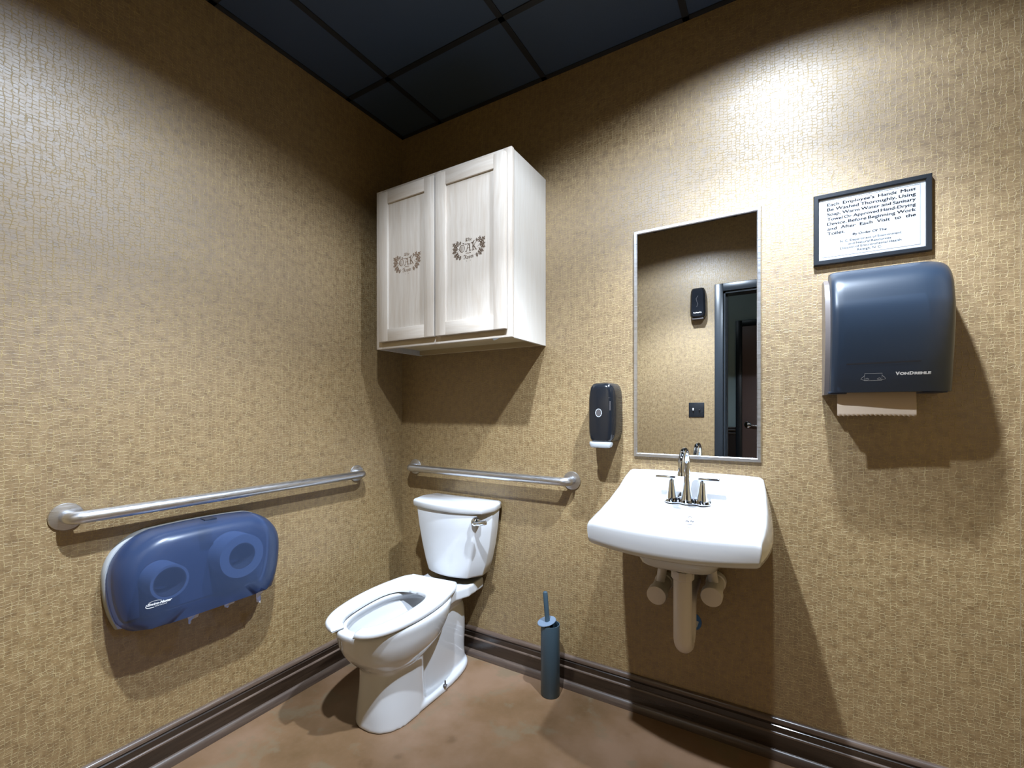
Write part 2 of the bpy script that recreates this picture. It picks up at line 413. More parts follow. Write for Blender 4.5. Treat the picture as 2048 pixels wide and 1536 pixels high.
baseboard('front', (0, Y0, 0), (DX0-.06, Y0, 0), (0, 1, 0), M['base_x'])
# door opening behind the camera (seen in the mirror): casing and jamb
g = G()
for s_, yy in ((1, Y0), (-1, Y0-WT)):
    y_a, y_b = (yy, yy+.018) if s_ > 0 else (yy-.018, yy)
    g.box(DX0-.062, DX0-.002, y_a, y_b, 0, DZ+.062, .003); g.box(DX1+.002, DX1+.062, y_a, y_b, 0, DZ+.062, .003)
    g.box(DX0-.002, DX1+.002, y_a, y_b, DZ+.002, DZ+.062, .003)
g.box(DX0-.004, DX0+.014, Y0-WT, Y0, 0, DZ); g.box(DX1-.014, DX1+.004, Y0-WT, Y0, 0, DZ); g.box(DX0, DX1, Y0-WT, Y0, DZ-.014, DZ+.004)
g.box(DX0+.014, DX0+.026, Y0-WT+.04, Y0-.045, 0, DZ-.014)
struct('trim_3', g, M['casing'], auto=30)
# hallway beyond the opening
HY = -3.5
struct('wall_hall_back', G().box(-WT, X1+WT, HY-.1, HY, 1.02, H+.1), M['hallwall'])
struct('trim_4', G().box(-WT, 1.385, HY, HY+.02, 0, 1.0).box(-WT, 1.385, HY, HY+.045, 1.0, 1.022, .004).box(-WT, 1.385, HY, HY+.03, 1.022, 1.045, .004).box(-WT, 1.385, HY, HY+.035, .965, .985, .003), M['hallwood'], auto=30)
struct('wall_hall_lower', G().box(-WT, X1+WT, HY-.1, HY, 0, 1.02), M['hallwood'])
struct('wall_hall_left', G().box(-WT, 0, HY-.1, Y0-WT, 0, H+.1), M['hallwall'])
struct('wall_hall_right', G().box(X1, X1+WT, HY-.1, Y0-WT, 0, H+.1), M['hallwall'])
struct('ceiling_hall', G().box(-WT, X1+WT, HY-.1, Y0-WT, H, H+.1), M['ceil_hall'])
g = G(); g.box(1.385, 1.442, HY, HY+.03, 0, 2.16, .003); g.box(2.33, 2.39, HY, HY+.03, 0, 2.16, .003); g.box(1.442, 2.33, HY, HY+.03, 2.1, 2.16, .003)
struct('trim_5', g, M['casing'], auto=30)
d1 = struct('door_1', G().box(1.444, 2.328, HY, HY+.02, .01, 2.098, .002), M['brown_door'], auto=30)
g = G().lathe([(0, .0), (.030, .0), (.032, .006), (.026, .010), (.013, .012), (.012, .05), (0, .052)], (1.495, HY+.02, 1.07), (0, 1, 0), 28)
g.tube(arc_path([(1.495, HY+.062, 1.07), (1.53, HY+.068, 1.068), (1.60, HY+.066, 1.058)], .03), [.011]*3+[.010]*7 + [.008]*1 if False else .0095, 12)
g.obj('door_handle', M['chrome'], d1)

# ------------------------------------------------------------------ recessed lamps (above the frame)
for k, (lx, ly, pw) in enumerate(LAMPS):
    t = thing('recessed_downlight', ['round recessed downlight in the black ceiling above the sink', 'round recessed downlight in the black ceiling nearer the left wall'][k], 'ceiling light', (lx, ly, H), 'recessed downlights')
    G().lathe([(.058, .002), (.085, .002), (.088, -.004), (.083, -.009), (.062, -.008), (.058, .002)], (lx, ly, H), (0, 0, 1), 40).obj('trim_ring', M['blackframe'], t)
    G().lathe([(0, 0), (.058, 0), (.058, .003), (0, .003)], (lx, ly, H-.003), (0, 0, 1), 40).obj('lens', M['led'], t)

# ------------------------------------------------------------------ wall cabinet with the oak emblem
cx0, cx1, cz0, cz1, cy = .130, .892, 1.509, 2.268, -.286
t = thing('wall_cabinet', 'unfinished pale oak two-door cabinet hung high in the corner', 'cabinet', (.511, 0, cz0))
for a_ in (cx0+.002, cx1-.014): G().box(a_, a_+.012, cy, -.0005, cz0, cz1-.002).obj('side_panel', M['wood_side'], t)
g = G(); g.box(cx0+.014, cx1-.014, cy, -.0005, cz0+.026, cz0+.038); g.box(cx0+.014, cx1-.014, cy, -.0005, cz1-.02, cz1-.006)
g.box(cx0+.014, cx1-.014, -.008, -.0005, cz0+.038, cz1-.02); g.box(cx0+.014, cx1-.014, -.018, -.0005, cz0+.002, cz0+.026)
g.obj('carcass_interior', M['wood_in'], t)
g = G(); fy0, fy1 = -.305, -.286
g.box(cx0, cx0+.038, fy0, fy1, cz0, cz1, .0012); g.box(cx1-.038, cx1, fy0, fy1, cz0, cz1, .0012)
g.box(.492, .530, fy0, fy1, cz0, cz1, .0012)
ff = g.obj('face_frame', M['wood_v'], t, auto=30)
for a_, b_ in ((cz1-.038, cz1-.0003), (cz0+.0003, cz0+.038)): G().box(cx0+.038, cx1-.038, fy0+.0004, fy1, a_, b_, .0008).obj('face_rail', M['wood_h'], ff, auto=30)
def leaf(L, W, lobes, n=26):
    up = []; 
    for i in range(n+1):
        s_ = i/n; wv = 1.25*W*(math.sin(PI*s_)**.7)*(.64+.36*math.cos(2*PI*lobes*s_+PI)); up.append((s_*L, max(wv, .02*L if 0 < i < n else 0)))
    return up + [(x, -y*.92) for x, y in reversed(up[1:-1])]
def emblem(cx, cz, yv, faint, parent):
    fr = frame3((cx, yv, cz), (1, 0, 0), (0, 0, 1)); g = G(); rnd = random.Random(4)
    def word(s_, wid, hgt, x, y, arcs=0, bold=.0, gap=0):
        vs, fs, wd = text_geo(s_, 1, bold)
        y0 = min(v[1] for v in vs); y1 = max(v[1] for v in vs)
        vs = [((vx/wd-.5)*wid, (vy-y0)/(y1-y0)*hgt) for vx, vy in vs]
        flatgeo(g, [(vx+x, vy+y+arcs*(1-(2*vx/wid)**2)) for vx, vy in vs], fs, fr)
    word('\U0001D57F\U0001D58D\U0001D58A', .034, .0185, 0, .0265, .002)
    def poly(P, ox, sc=1.0): 
        n = len(P)//2; L_, R_ = P[:n], P[n:][::-1]
        for a in range(n-1): g.add([fr(ox+q[0]*sc, -.0105+q[1]*sc) for q in (L_[a], L_[a+1], R_[a+1], R_[a])], [[0, 1, 2, 3]])
    nO = 28; rO = [2*PI*k/nO for k in range(nO)]
    g.add([fr(-.0335+.0140*math.cos(a), .0050+.0160*math.sin(a)) for a in rO] + [fr(-.0330+(.0100-.003*math.cos(a+.6)*0)*math.cos(a)+.0006, .0050+.0138*math.sin(a)) for a in rO], [[k, (k+1) % nO, nO+(k+1) % nO, nO+k] for k in range(nO)])
    ribbon(g, [(-.0365, .014), (-.0375, .004), (-.0360, -.005)], .0022, fr); ribbon(g, [(-.0320, .016), (-.0320, -.007)], .0012, fr); ribbon(g, [(-.0285, .012), (-.0285, -.003)], .0009, fr)
    ribbon(g, [(-.0150, -.0095), (-.0105, -.0100), (-.0085, -.006), (-.0070, .002), (-.0045, .012), (-.0005, .0175)], .0022, fr)
    ribbon(g, [(-.0120, .0195), (-.0070, .0215), (-.0005, .0195), (.0060, .0205)], .0026, fr)
    ribbon(g, [(.0025, .0195), (.0055, .010), (.0060, .0), (.0065, -.006), (.0105, -.0100)], .0046, fr); ribbon(g, [(-.0085, .0025), (.0060, .0035)], .0020, fr)
    ribbon(g, [(.0035, -.0105), (.0115, -.0085)], .0022, fr); ribbon(g, [(-.0175, -.0075), (-.0125, -.0115), (-.0075, -.0085)], .0020, fr)
    ribbon(g, [(.0215, .0215), (.0235, .012), (.0230, .0), (.0240, -.008)], .0048, fr); ribbon(g, [(.0165, -.0080), (.0210, -.0110), (.0265, -.0085), (.0300, -.0105)], .0026, fr)
    ribbon(g, [(.0165, .0185), (.0215, .0225), (.0265, .0195)], .0026, fr); ribbon(g, [(.0260, .0050), (.0310, .0120), (.0350, .0195), (.0400, .0205)], .0024, fr)
    ribbon(g, [(.0275, .0060), (.0330, -.0010), (.0370, -.0085), (.0420, -.0105)], .0042, fr); ribbon(g, [(.0190, .0045), (.0290, .0055)], .0018, fr)
    word('\U0001D57D\U0001D594\U0001D594\U0001D592', .052, .018, 0, -.041, -.0015)
    ribbon(g, [(-.013, -.0195), (-.007, -.017), (-.002, -.0195), (.002, -.0195), (.007, -.017), (.013, -.0195)], .0022, fr)
    for sx in (-1, 1):
        g.add([fr(sx*.0335+a, -.030+b) for a, b in ((-.0015, 0), (0, .0018), (.0015, 0), (0, -.0018))], [[0, 1, 2, 3]])
        g.add([fr(sx*.009+a, -.0515+b) for a, b in ((-.0008, .003), (.0012, .0025), (0, -.004))], [[0, 1, 2]])
        # leaves: start point, direction, length
        for li, (px, pz, an, L) in enumerate([(.056, .016, 80, .027), (.062, .011, 50, .034), (.058, .003, 18, .030), (.066, -.003, -6, .022),
                                (.054, -.011, -24, .028), (.050, -.018, -48, .026), (.041, -.024, -72, .020), (.047, .021, 104, .017),
                                (.024, .0225, 35, .010), (.021, .0225, 200, .008)]):
            pts = leaf(L, L*.30, 3.5 if L > .015 else 1.5); a = math.radians(an + rnd.uniform(-5, 5)); ca, sa = math.cos(a), math.sin(a)
            px *= .97; q = [(sx*(px + x*ca - y*sa), pz + x*sa + y*ca) for x, y in pts]
            # vein left bare: two halves with a gap
            n = len(q)//2
            mid = [(sx*(px + x*ca), pz + x*sa) for x, y in pts[:n+1]]
            up, lo = q[:n+1], [q[0]] + q[:n-1:-1]
            for side in (up, lo):
                m_ = min(len(side), len(mid))
                for i in range(m_-1):
                    a0 = [side[i][k]*.97+mid[i][k]*.03 for k in (0, 1)]; a1 = [side[i+1][k]*.97+mid[i+1][k]*.03 for k in (0, 1)]
                    b0 = [side[i][k]*.09+mid[i][k]*.91 for k in (0, 1)]; b1 = [side[i+1][k]*.09+mid[i+1][k]*.91 for k in (0, 1)]
                    dl = li*.00006; g.add([fr(*a0, dl), fr(*a1, dl), fr(*b1, dl), fr(*b0, dl)], [[0, 1, 2, 3]])
        ribbon(g, [(sx*.046, .0), (sx*.054, .006), (sx*.062, .014), (sx*.072, .022)], .0016, fr)
        ribbon(g, [(sx*.050, -.004), (sx*.060, -.006), (sx*.074, -.003)], .0014, fr)
    o = g.obj('emblem', faint, parent, auto=None); return o
M['engrave2'] = simple('light_burnt_engraving', (.26, .165, .10), .8)
def cab_door(x0, x1, z0, z1, cx, engr):
    y0, y1 = -.3255, -.3065; sw = .057
    g = G(); g.box(x0, x0+sw, y0, y1, z0, z1, .003); g.box(x1-sw, x1, y0, y1, z0, z1, .003)
    d = g.obj('door', M['wood_v'], t, auto=30)
    for a_, b_ in ((z0, z0+sw), (z1-sw, z1)): G().box(x0+sw-.001, x1-sw+.001, y0+.0006, y1, a_, b_, .002).obj('door_rail', M['wood_h'], d, auto=30)
    g = G().box(x0+sw-.006, x1-sw+.006, -.316, -.310, z0+sw-.006, z1-sw+.006); g.obj('door_panel', M['wood_v'], d)
    emblem(cx, 1.893, -.3164, engr, d)
cab_door(.166, .506, 1.540, 2.246, .338, M['engrave2']); cab_door(.514, .874, 1.540, 2.246, .688, M['engrave'])
g = G().add([(.80, -.3056, 1.5094), (.842, -.3056, 1.5094), (.806, -.300, 1.5005), (.797, -.298, 1.503)], [[0, 1, 2, 3]])
sv = link('torn_label', mesh(g.v, g.f), M['sheet'], t); 

# ------------------------------------------------------------------ grab bars
def grab_bar(label, a, b, nrm, out=.057, r=.0186):
    a, b, nrm = Vector(a), Vector(b), Vector(nrm); t = thing('grab_bar', label, 'grab bar', (a+b)/2, 'stainless grab bars')
    path = arc_path([a + nrm*.004, a + nrm*out, b + nrm*out, b + nrm*.004], .045, 12)
    G().tube(path, r, 28).obj('bar', M['steel'], t, auto=60)
    for p in (a, b):
        G().lathe([(0, .0005), (.0395, .0005), (.0405, .003), (.039, .006), (.020, .0095), (0, .0095)], p, nrm, 48).obj('flange', M['steel'], t, auto=30)
    return t
grab_bar('shorter stainless grab bar on the back wall above the toilet tank', (.100, 0, .910), (1.020, 0, .906), (0, -1, 0))
grab_bar('longer stainless grab bar on the left wall above the roll dispenser', (0, -.318, .904), (0, -1.380, .900), (1, 0, 0))

# ------------------------------------------------------------------ toilet
def sect(z, vb, vf, hw, n=2.4, N=72, x0=0, cb=None):
    """super-ellipse ring; v = distance from the wall"""
    out = []; cv = vb + (vf-vb)*(.45 if cb is None else cb)
    for k in range(N):
        a = 2*PI*k/N; c, s_ = math.cos(a), math.sin(a)
        rr = (abs(c)**n + abs(s_)**n)**(-1/n); vv = (vf-cv if s_ > 0 else cv-vb)
        out.append(Vector((x0 + c*rr*hw, -(cv + s_*rr*vv), z)))
    return out
TX = .455
def spin(g, deg, v0, dx=0.0):
    M4 = Matrix.Translation((TX+dx, -v0, 0)) @ Matrix.Rotation(math.radians(deg), 4, 'Z') @ Matrix.Translation((0, v0, 0))
    return g.xf(M4)
t = thing('toilet', 'white two-piece elongated toilet standing in the corner', 'toilet', (TX, -.4, 0))
def interp_sections(S, m=5):
    keys = catmull([(s_[0], s_[1], s_[2]) for s_ in S], (len(S)-1)*m); keys2 = catmull([(s_[3], s_[4], 0) for s_ in S], (len(S)-1)*m)
    return [sect(a.x, a.y, a.z, b.x, b.y) for a, b in zip(keys, keys2)]
g = G()
g.loft(interp_sections([(0, .385, .668, .118, 2.5), (.06, .39, .662, .113, 2.5), (.14, .395, .652, .108, 2.5), (.21, .39, .652, .109, 2.5), (.243, .36, .682, .130, 2.4),
    (.282, .30, .718, .155, 2.3), (.325, .26, .744, .171, 2.2), (.365, .235, .757, .178, 2.2), (.392, .23, .764, .1805, 2.2), (.405, .234, .760, .176, 2.2)], 5))
g.loft(interp_sections([(0, .055, .45, .088, 3), (.08, .065, .45, .084, 3), (.17, .058, .45, .086, 2.8), (.26, .062, .45, .086, 2.8), (.325, .085, .42, .084, 2.8), (.37, .10, .40, .085, 3)], 5))
g.loft([sect(0, .05, .668, .122, 2.7), sect(.020, .052, .667, .121, 2.7), sect(.028, .058, .662, .114, 2.7)])
g.loft([[Vector((x, -v, z)) for x, v in ((-.135, .03), (.135, .03), (.14, .17), (.115, .235), (.12, .33), (-.12, .33), (-.115, .235), (-.14, .17))] for z in (.355, .405)])
g.loft([sect(.27, .10, .40, .06, 2.6), sect(.36, .06, .40, .11, 3)])
spin(g, 3.0, .62, .006)
bo = link('bowl', g.me(), M['porcelain'])
# hollow of the bowl
c = G().loft([sect(.42, .325, .722, .116, 2.3), sect(.39, .325, .722, .116, 2.3), sect(.372, .30, .735, .128, 2.3), sect(.33, .31, .715, .116, 2.2), sect(.28, .33, .67, .092, 2.2), sect(.23, .36, .58, .066, 2.2), sect(.19, .38, .50, .045, 2.1), sect(.17, .40, .47, .02, 2)])
spin(c, 3.0, .62, .006); cut = link('cut', c.me(), None)
rm = bo.modifiers.new('r', 'REMESH'); rm.mode = 'VOXEL'; rm.voxel_size = .0045
bl = bo.modifiers.new('b', 'BOOLEAN'); bl.operation = 'DIFFERENCE'; bl.object = cut; bl.solver = 'FAST'
r2 = bo.modifiers.new('r2', 'REMESH'); r2.mode = 'VOXEL'; r2.voxel_size = .0042
sm = bo.modifiers.new('s', 'SMOOTH'); sm.factor = .6; sm.iterations = 9
me2 = evaluated(bo); bpy.data.objects.remove(bo); bpy.data.objects.remove(cut)
bowl = link('bowl', me2, M['porcelain'], t, smooth=True)
g = spin(G().loft([sect(.222, .365, .575, .058, 2.2), sect(.2225, .365, .575, .058, 2.2)]), 3, .62, .006)
n = NT('bowl_water'); n.set(base=(.62, .66, .70), rough=.02, spec=.8); g.obj('water', n.m, bowl)
for sx in (1, -1):
    g = G().lathe([(0, 0), (.0085, 0), (.0095, .003), (.006, .006), (.0035, .007), (.0035, .022), (0, .0225)], (TX+.010+sx*.103, -.322, .0275), (0, 0, 1), 20)
    g.obj('floor_bolt', M['darkgrey'], bowl)
# seat (open front)
outer = [(.050, .777), (.085, .768), (.125, .735), (.158, .668), (.177, .580), (.183, .490), (.179, .400), (.165, .315), (.146, .245), (.122, .212), (.114, .205), (0, .204)]
inner = [(.040, .728), (.060, .712), (.082, .678), (.097, .620), (.104, .560), (.106, .500), (.101, .440), (.085, .395), (.062, .373), (.036, .364), (.015, .362), (0, .362)]
def both(P): return P + [(-x, y) for x, y in reversed(P[:-1])]
N = 110; O = catmull([(x, y, 0) for x, y in both(outer)], N); I = catmull([(x, y, 0) for x, y in both(inner)], N)
rings = []
for k, (o_, i_) in enumerate(zip(O, I)):
    e = min(k, N-k)/3.0; sh = 1 if e >= 1 else math.sqrt(max(0, 1-(1-e)**2))*.6+.4
    zb, zt = .4085, .4085 + .0225*sh; d = (i_-o_); L = d.length; d = d/L; bev = .006
    def P(f, z): q = o_ + d*f; return Vector((q.x, -q.y, z))
    rings.append([P(.003, zb), P(0, zb+.005), P(.001, zt-.007), P(.006, zt-.0015), P(.014, zt), P(L-.012, zt-.001), P(L-.004, zt-.004), P(L, zt-.010), P(L, zb+.002), P(L-.004, zb)])
g = G().loft(rings); spin(g, 6.0, .72, .008)
seat = g.obj('seat', M['seat'], t, auto=60)
for a_ in (-.085, .045): spin(G().box(a_, a_+.04, -.235, -.195, .405, .418, .004), 6, .72, .008).obj('hinge', M['seat'], seat)
# tank
def tank_ring(z, hb, hs, hf, vb, vf, bow=.022, N=14):
    P = [(-hb, vb), (-hs, (vb+vf)*.45), (-hf, vf-bow*1.15)]
    for k in range(N+1):
        a = -1 + 2*k/N; P.append((a*hf*.94, vf - bow*a*a))
    P += [(hf, vf-bow*1.15), (hs, (vb+vf)*.45), (hb, vb)]
    return [Vector((TX+x, -v, z)) for x, v in P]
def soften(g, off, ang=24, seg=3):
    me = g.me(); bm = bmesh.new(); bm.from_mesh(me)
    ed = [e for e in bm.edges if len(e.link_faces) == 2 and e.calc_face_angle(0) > math.radians(ang)]
    bmesh.ops.bevel(bm, geom=ed, offset=off, segments=seg, profile=.5, affect='EDGES', clamp_overlap=True); return G().bm(bm)
tr = []
for z, hb, hs, hf, vb, vf in ((.437, .140, .150, .108, .035, .186), (.444, .147, .157, .116, .03, .193), (.50, .163, .175, .134, .025, .197), (.58, .180, .193, .154, .022, .200), (.66, .191, .205, .170, .02, .203), (.745, .198, .213, .180, .018, .206)):
    tr.append(tank_ring(z, hb, hs, hf, vb, vf))
g = soften(G().loft(tr), .006, 30); tank = g.obj('tank', M['porcelain'], t, auto=40)
lr = []
for z, e in ((.744, -.004), (.752, .0), (.772, .001), (.780, -.004), (.7835, -.013)):
    lr.append(tank_ring(z, .204+e, .224+e, .204+e, .012-e*.3, .216+e, .030, 14))
g = soften(G().loft(lr), .004, 30); g.obj('tank_lid', M['porcelain'], t, auto=40)
fl = (.632, -.186, .715)
g = G().lathe([(0, -.01), (.0195, -.01), (.0205, .004), (.0175, .012), (.008, .018), (0, .019)], fl, (.25, -1, 0), 28)
g.obj('flush_lever', M['chrome'], tank)
lv = G().tube([(.640, -.206, .712), (.655, -.212, .713), (.675, -.212, .717), (.700, -.205, .722), (.703, -.204, .723)], [.008, .009, .0105, .010, .005], 14); lv.obj('flush_lever_arm', M['chrome'], tank)

# ------------------------------------------------------------------ toilet brush and its holder
bx, by = .962, -.100
t = thing('toilet_brush_holder', 'slate blue cylindrical brush holder on the floor by the baseboard', 'brush holder', (bx, by, 0))
G().lathe([(0, 0), (.0385, 0), (.0405, .003), (.0405, .300), (.0375, .300), (.0375, .010), (0, .010)], (bx, by, .0005), (0, 0, 1), 48).obj('canister', M['brushblue'], t, auto=40)
t = thing('toilet_brush', 'slate blue toilet brush standing in the tall holder, lid tipped aside', 'toilet brush', (bx, by, .03))
A = Vector((bx-.010, by-.006, .305)); B = Vector((bx-.0185, by-.012, .440)); ax = (B-A).normalized()
G().lathe([(0, -.002), (.0395, -.002), (.0410, .0), (.0395, .0025), (0, .0025)], A + Vector((-.004, 0, .005)), (ax + Vector((-.13, -.12, 0))).normalized(), 48).obj('lid', M['brushlid'], t, auto=40)
G().tube([A-ax*.01, A+ax*.05, B-ax*.008, B-ax*.003, B], [.0108, .0104, .0104, .009, .004], 20).obj('handle', M['brushblue'], t)
g = G().tube([A-ax*.25, A-ax*.19, A-ax*.13, A], [.021, .024, .021, .006], 16); g.obj('brush_head', M['white'], t)

# ------------------------------------------------------------------ sink
SX = 1.517
t = thing('wall_mounted_sink', 'white porcelain wall-hung sink with raised back ledge under the mirror', 'sink', (SX, 0, .66))
def hwv(v): # half width against distance from wall
    p = catmull([(.238, 0, 0), (.248, .08, 0), (.2565, .2, 0), (.2565, .32, 0), (.250, .43, 0), (.249, .46, 0)], 60); 
    for a, b in zip(p, p[1:]):
        if b.y >= v: return a.x + (b.x-a.x)*(v-a.y)/max(b.y-a.y, 1e-6)
    return .249
def lerpt(T, x):
    if x <= T[0][0]: return T[0][1]
    for (a, fa), (b, fb) in zip(T, T[1:]):
        if x <= b:
            f = (x-a)/(b-a); f = f*f*(3-2*f); return fa+(fb-fa)*f
    return T[-1][1]
def lin(T, x):
    if x <= T[0][0]: return T[0][1]
    for (a, fa), (b, fb) in zip(T, T[1:]):
        if x <= b: return fa+(fb-fa)*(x-a)/(b-a)
    return T[-1][1]
NU, NV = 96, 90
def plan(s_, r_):
    """s in -1..1 across, r in 0..1 from wall; front edge bows out"""
    v = r_*(.438 + .046*(1-abs(s_)**2.2)); 
    h = hwv(v*.46/.48); x = s_*h
    return x, v
def topz(s_, r_):
    x, v = plan(s_, r_)
    side = lin([(0, .975), (.04, .958), (.10, .925), (.2, .889), (.3, .868), (.43, .853), (.49, .853)], v)
    mid = lerpt([(0, .978), (.012, .977), (.075, .877), (.13, .871), (.165, .868), (.49, .853)], v)
    f = max(0, min(1, (abs(s_)-.55)/.42)); f = f*f*(3-2*f); z = mid*(1-f)+side*f
    # bowl
    u = x/.205; w_ = (v-.315)/.132; q = (abs(u)**2.8 + abs(w_)**2.8)**(1/2.8)
    dp = max(0, 1-q); dep = .125*(1-(1-min(1, dp*1.35))**2.0)
    z -= dep
    if abs(s_) > .93 : z -= .006*((abs(s_)-.93)/.07)**2
    if r_ > .96: z -= .006*((r_-.96)/.04)**2
    return z
S = [-1+2*i/NU for i in range(NU+1)]; R = [j/NV for j in range(NV+1)]
vs = []; fs = []
def W(x, v, z): return (SX+x, -v-.001, z)
for r_ in R:
    for s_ in S:
        x, v = plan(s_, r_); vs.append(W(x, v, topz(s_, r_)))
idx = lambda i, j: j*(NU+1)+i
for j in range(NV):
    for i in range(NU): fs.append([idx(i, j), idx(i, j+1), idx(i+1, j+1), idx(i+1, j)])
# rim loop going left side -> front -> right side
loop = [(0, j) for j in range(NV+1)] + [(i, NV) for i in range(1, NU+1)] + [(NU, j) for j in range(NV-1, -1, -1)]
prev = [idx(i, j) for i, j in loop]
cxs = 0.0
for drop, ins in ((.004, -.0015), (.012, -.002), (.035, -.002), (.060, .000), (.070, .003), (.077, .010), (.082, .022), (.085, .05), (.086, .11)):
    row = []
    for (i, j) in loop:
        s_, r_ = S[i], R[j]; x, v = plan(s_, r_)
        ff_ = min(1, max(0, (drop-.004)/.066)); z = (topz(s_, r_)-min(drop, .02))*(1-ff_) + (.853 - drop - .006*(1-abs(s_)**2)*r_)*ff_
        flare = .030*(1-r_**1.6)*math.sin(min(1, drop/.075)*PI/2) if drop < .08 else .030*(1-r_**1.6)*max(0, 1-(drop-.078)/.01)
        if abs(s_) < .999: flare = 0
        vx = x*(1 - max(ins, -.01)/.25) + (flare if s_ > 0 else -flare); vv = max(0, v - ins*r_)
        row.append(len(vs)); vs.append(W(vx, vv, z))
    for a in range(len(loop)-1): fs.append([prev[a], row[a], row[a+1], prev[a+1]])
    prev = row
fs.append(prev[::-1])
g = G(); g.add(vs, fs); 
def ubr(z, hw_, v0, v1, n_=4.5): return [Vector((SX-.002+q.x, q.y, q.z)) for q in sect(z, v0, v1, hw_, n_, 48)]
g.loft([ubr(.80, .150, .03, .36), ubr(.745, .140, .035, .345), ubr(.720, .133, .04, .335), ubr(.698, .124, .05, .32), ubr(.688, .112, .06, .305), ubr(.685, .095, .08, .285)])
basin = g.obj('basin', M['porcelain'], t, auto=None)
for p in basin.data.polygons: p.use_smooth = True
md = basin.modifiers.new('w', 'WEIGHTED_NORMAL') if False else None
# overflow / drain
zd = topz(0, .66)
G().lathe([(0, 0), (.030, 0), (.033, .002), (.028, .004), (.022, .0015), (0, .0015)], (SX, -.315, .7375), (0, 0, 1), 32).obj('drain', M['chrome'], t)
fr = frame3((SX+.026, -.205, .90), (1, 0, 0), (0, 1, 0)); g = G()
ribbon(g, [(.016*math.cos(a), .010+.009*math.sin(a)) for a in [PI*k/10 for k in range(2, 9)]], .0016, fr)
ribbon(g, [(-.024, .006), (-.016, .008), (-.008, .006), (-.003, .007)], .003, fr); ribbon(g, [(.002, .007), (.010, .0085), (.018, .006), (.025, .008)], .003, fr)
ribbon(g, [(-.013, -.002), (-.004, -.001), (.004, -.002), (.015, -.001)], .0018, fr)
ribbon(g, [(.014*math.cos(a), -.004+.006*math.sin(a)) for a in [PI+PI*k/10 for k in range(3, 8)]], .0012, fr)
cm = fr(0, .004); g.v = [cm + (v-cm)*.55 for v in g.v]
drape(g, basin, (0, 0, -1), .0008).obj('maker_mark', M['mark'], basin, auto=None)

# faucet
fz = .876; fy = -.103
t = thing('faucet', 'chrome two-handle gooseneck faucet on the back ledge of the sink', 'faucet', (SX, fy, fz))
g = G(); rings = []
for z, e in ((0, 0), (.003, .001), (.006, -.002), (.016, -.006), (.019, -.010)):
    ring = []
    for k in range(64):
        a = 2*PI*k/64; c_, s_ = math.cos(a), math.sin(a); x = (.0800+e)*(abs(c_)**.9)*(1 if c_ > 0 else -1)
        lobes = .006*math.cos(x/.054*2*PI); ring.append(Vector((SX+x, fy + (.0215+lobes+e)*math.sqrt(max(0, 1-abs(c_)**7))*(1 if s_ > 0 else -1), fz+z)))
    rings.append(ring)
g.loft(rings); g.obj('base_plate', M['chrome'], t, auto=50)
path = [Vector((SX, fy, fz+.012)), Vector((SX, fy, fz+.03)), Vector((SX, fy, fz+.055)), Vector((SX, fy, fz+.085)), Vector((SX, fy, fz+.105))]
rad = [.0225, .0175, .0135, .0110, .0108]
# gooseneck arches forward, over the bowl
arc = []
for k in range(0, 25):
    a = PI*k/24*1.04; arc.append(Vector((SX, fy - .052 + .052*math.cos(a), fz+.138+.058*math.sin(a))))
end = arc[-1]
pts = path + arc + [end + Vector((0, .001, -.005)), end + Vector((0, .001, -.009)), end + Vector((0, .001, -.019))]
rr = rad + [.0108]*len(arc) + [.0108, .0120, .0134]
G().tube(pts, rr, 28).obj('spout', M['chrome'], t, auto=60)
G().lathe([(0, 0), (.0125, 0), (.0128, .003), (0, .003)], (SX, fy, fz+.106), (0, 0, 1), 28).obj('spout_ring', M['chrome'], t)
for sx in (-1, 1):
    hx = SX + sx*.053
    h = G().lathe([(0, .012), (.0205, .012), (.0190, .022), (.0150, .042), (.0112, .066), (.0088, .080), (.0055, .086), (0, .0865)], (hx, fy, fz), (0, 0, 1), 32).obj('handle', M['chrome'], t, auto=40)
    g = G().box(hx + (-.014 if sx > 0 else -.057), hx + (.057 if sx > 0 else .014), fy-.0075, fy+.0075, fz+.0865, fz+.0955, .0024, 3); g.obj('lever', M['chrome'], h, auto=40)

# drain pipe under the sink
t = thing('drain_pipe', 'white insulated drain trap hanging below the sink', 'pipe', (SX+.006, -.19, .37))
px_ = SX+.004; r_p = .0305
pts = arc_path([(px_, -.205, .665), (px_, -.205, .392), (px_, -.107, .392), (px_, -.107, .545), (px_, -.002, .565)], .049, 12)
G().tube(pts, [r_p if p.y < -.15 else .029 for p in pts], 32).obj('trap', M['insul'], t, auto=60)
G().lathe([(0, 0), (.033, 0), (.0375, .004), (.0375, .028), (.036, .031), (0, .031)], (px_, -.205, .632), (0, 0, 1), 10).obj('coupling_nut', M['insul'], t, auto=30)
G().lathe([(0, 0), (.028, 0), (.028, .006), (.031, .007), (.031, .014), (0, .014)], (px_, -.205, .660), (0, 0, 1), 32).obj('tailpiece', M['print'], t, auto=30)
for sx, vz, lab in ((-1, .549, 'white-covered supply valve left of the drain trap under the sink'), (1, .582, 'white-covered supply valve right of the drain trap under the sink')):
    vx = SX-.098 if sx < 0 else SX+.088
    t = thing('supply_valve', lab, 'valve', (vx, -.07, vz), 'insulated supply valves')
    G().lathe([(0, 0), (.033, 0), (.0345, .004), (.0345, .030), (.031, .034), (.031, .115), (.0355, .118), (.0355, .147), (.034, .150), (0, .1505)], (vx, -.002, vz), (0, -1, -.10), 36).obj('valve_cover', M['insul'], t, auto=30)
    G().tube(arc_path([(vx, -.085, vz+.01), (vx+sx*-.006, -.085, vz+.06), (SX+sx*.062, -.10, .73)], .03, 6), .0165, 20).obj('supply_line', M['insul'], t, auto=60)
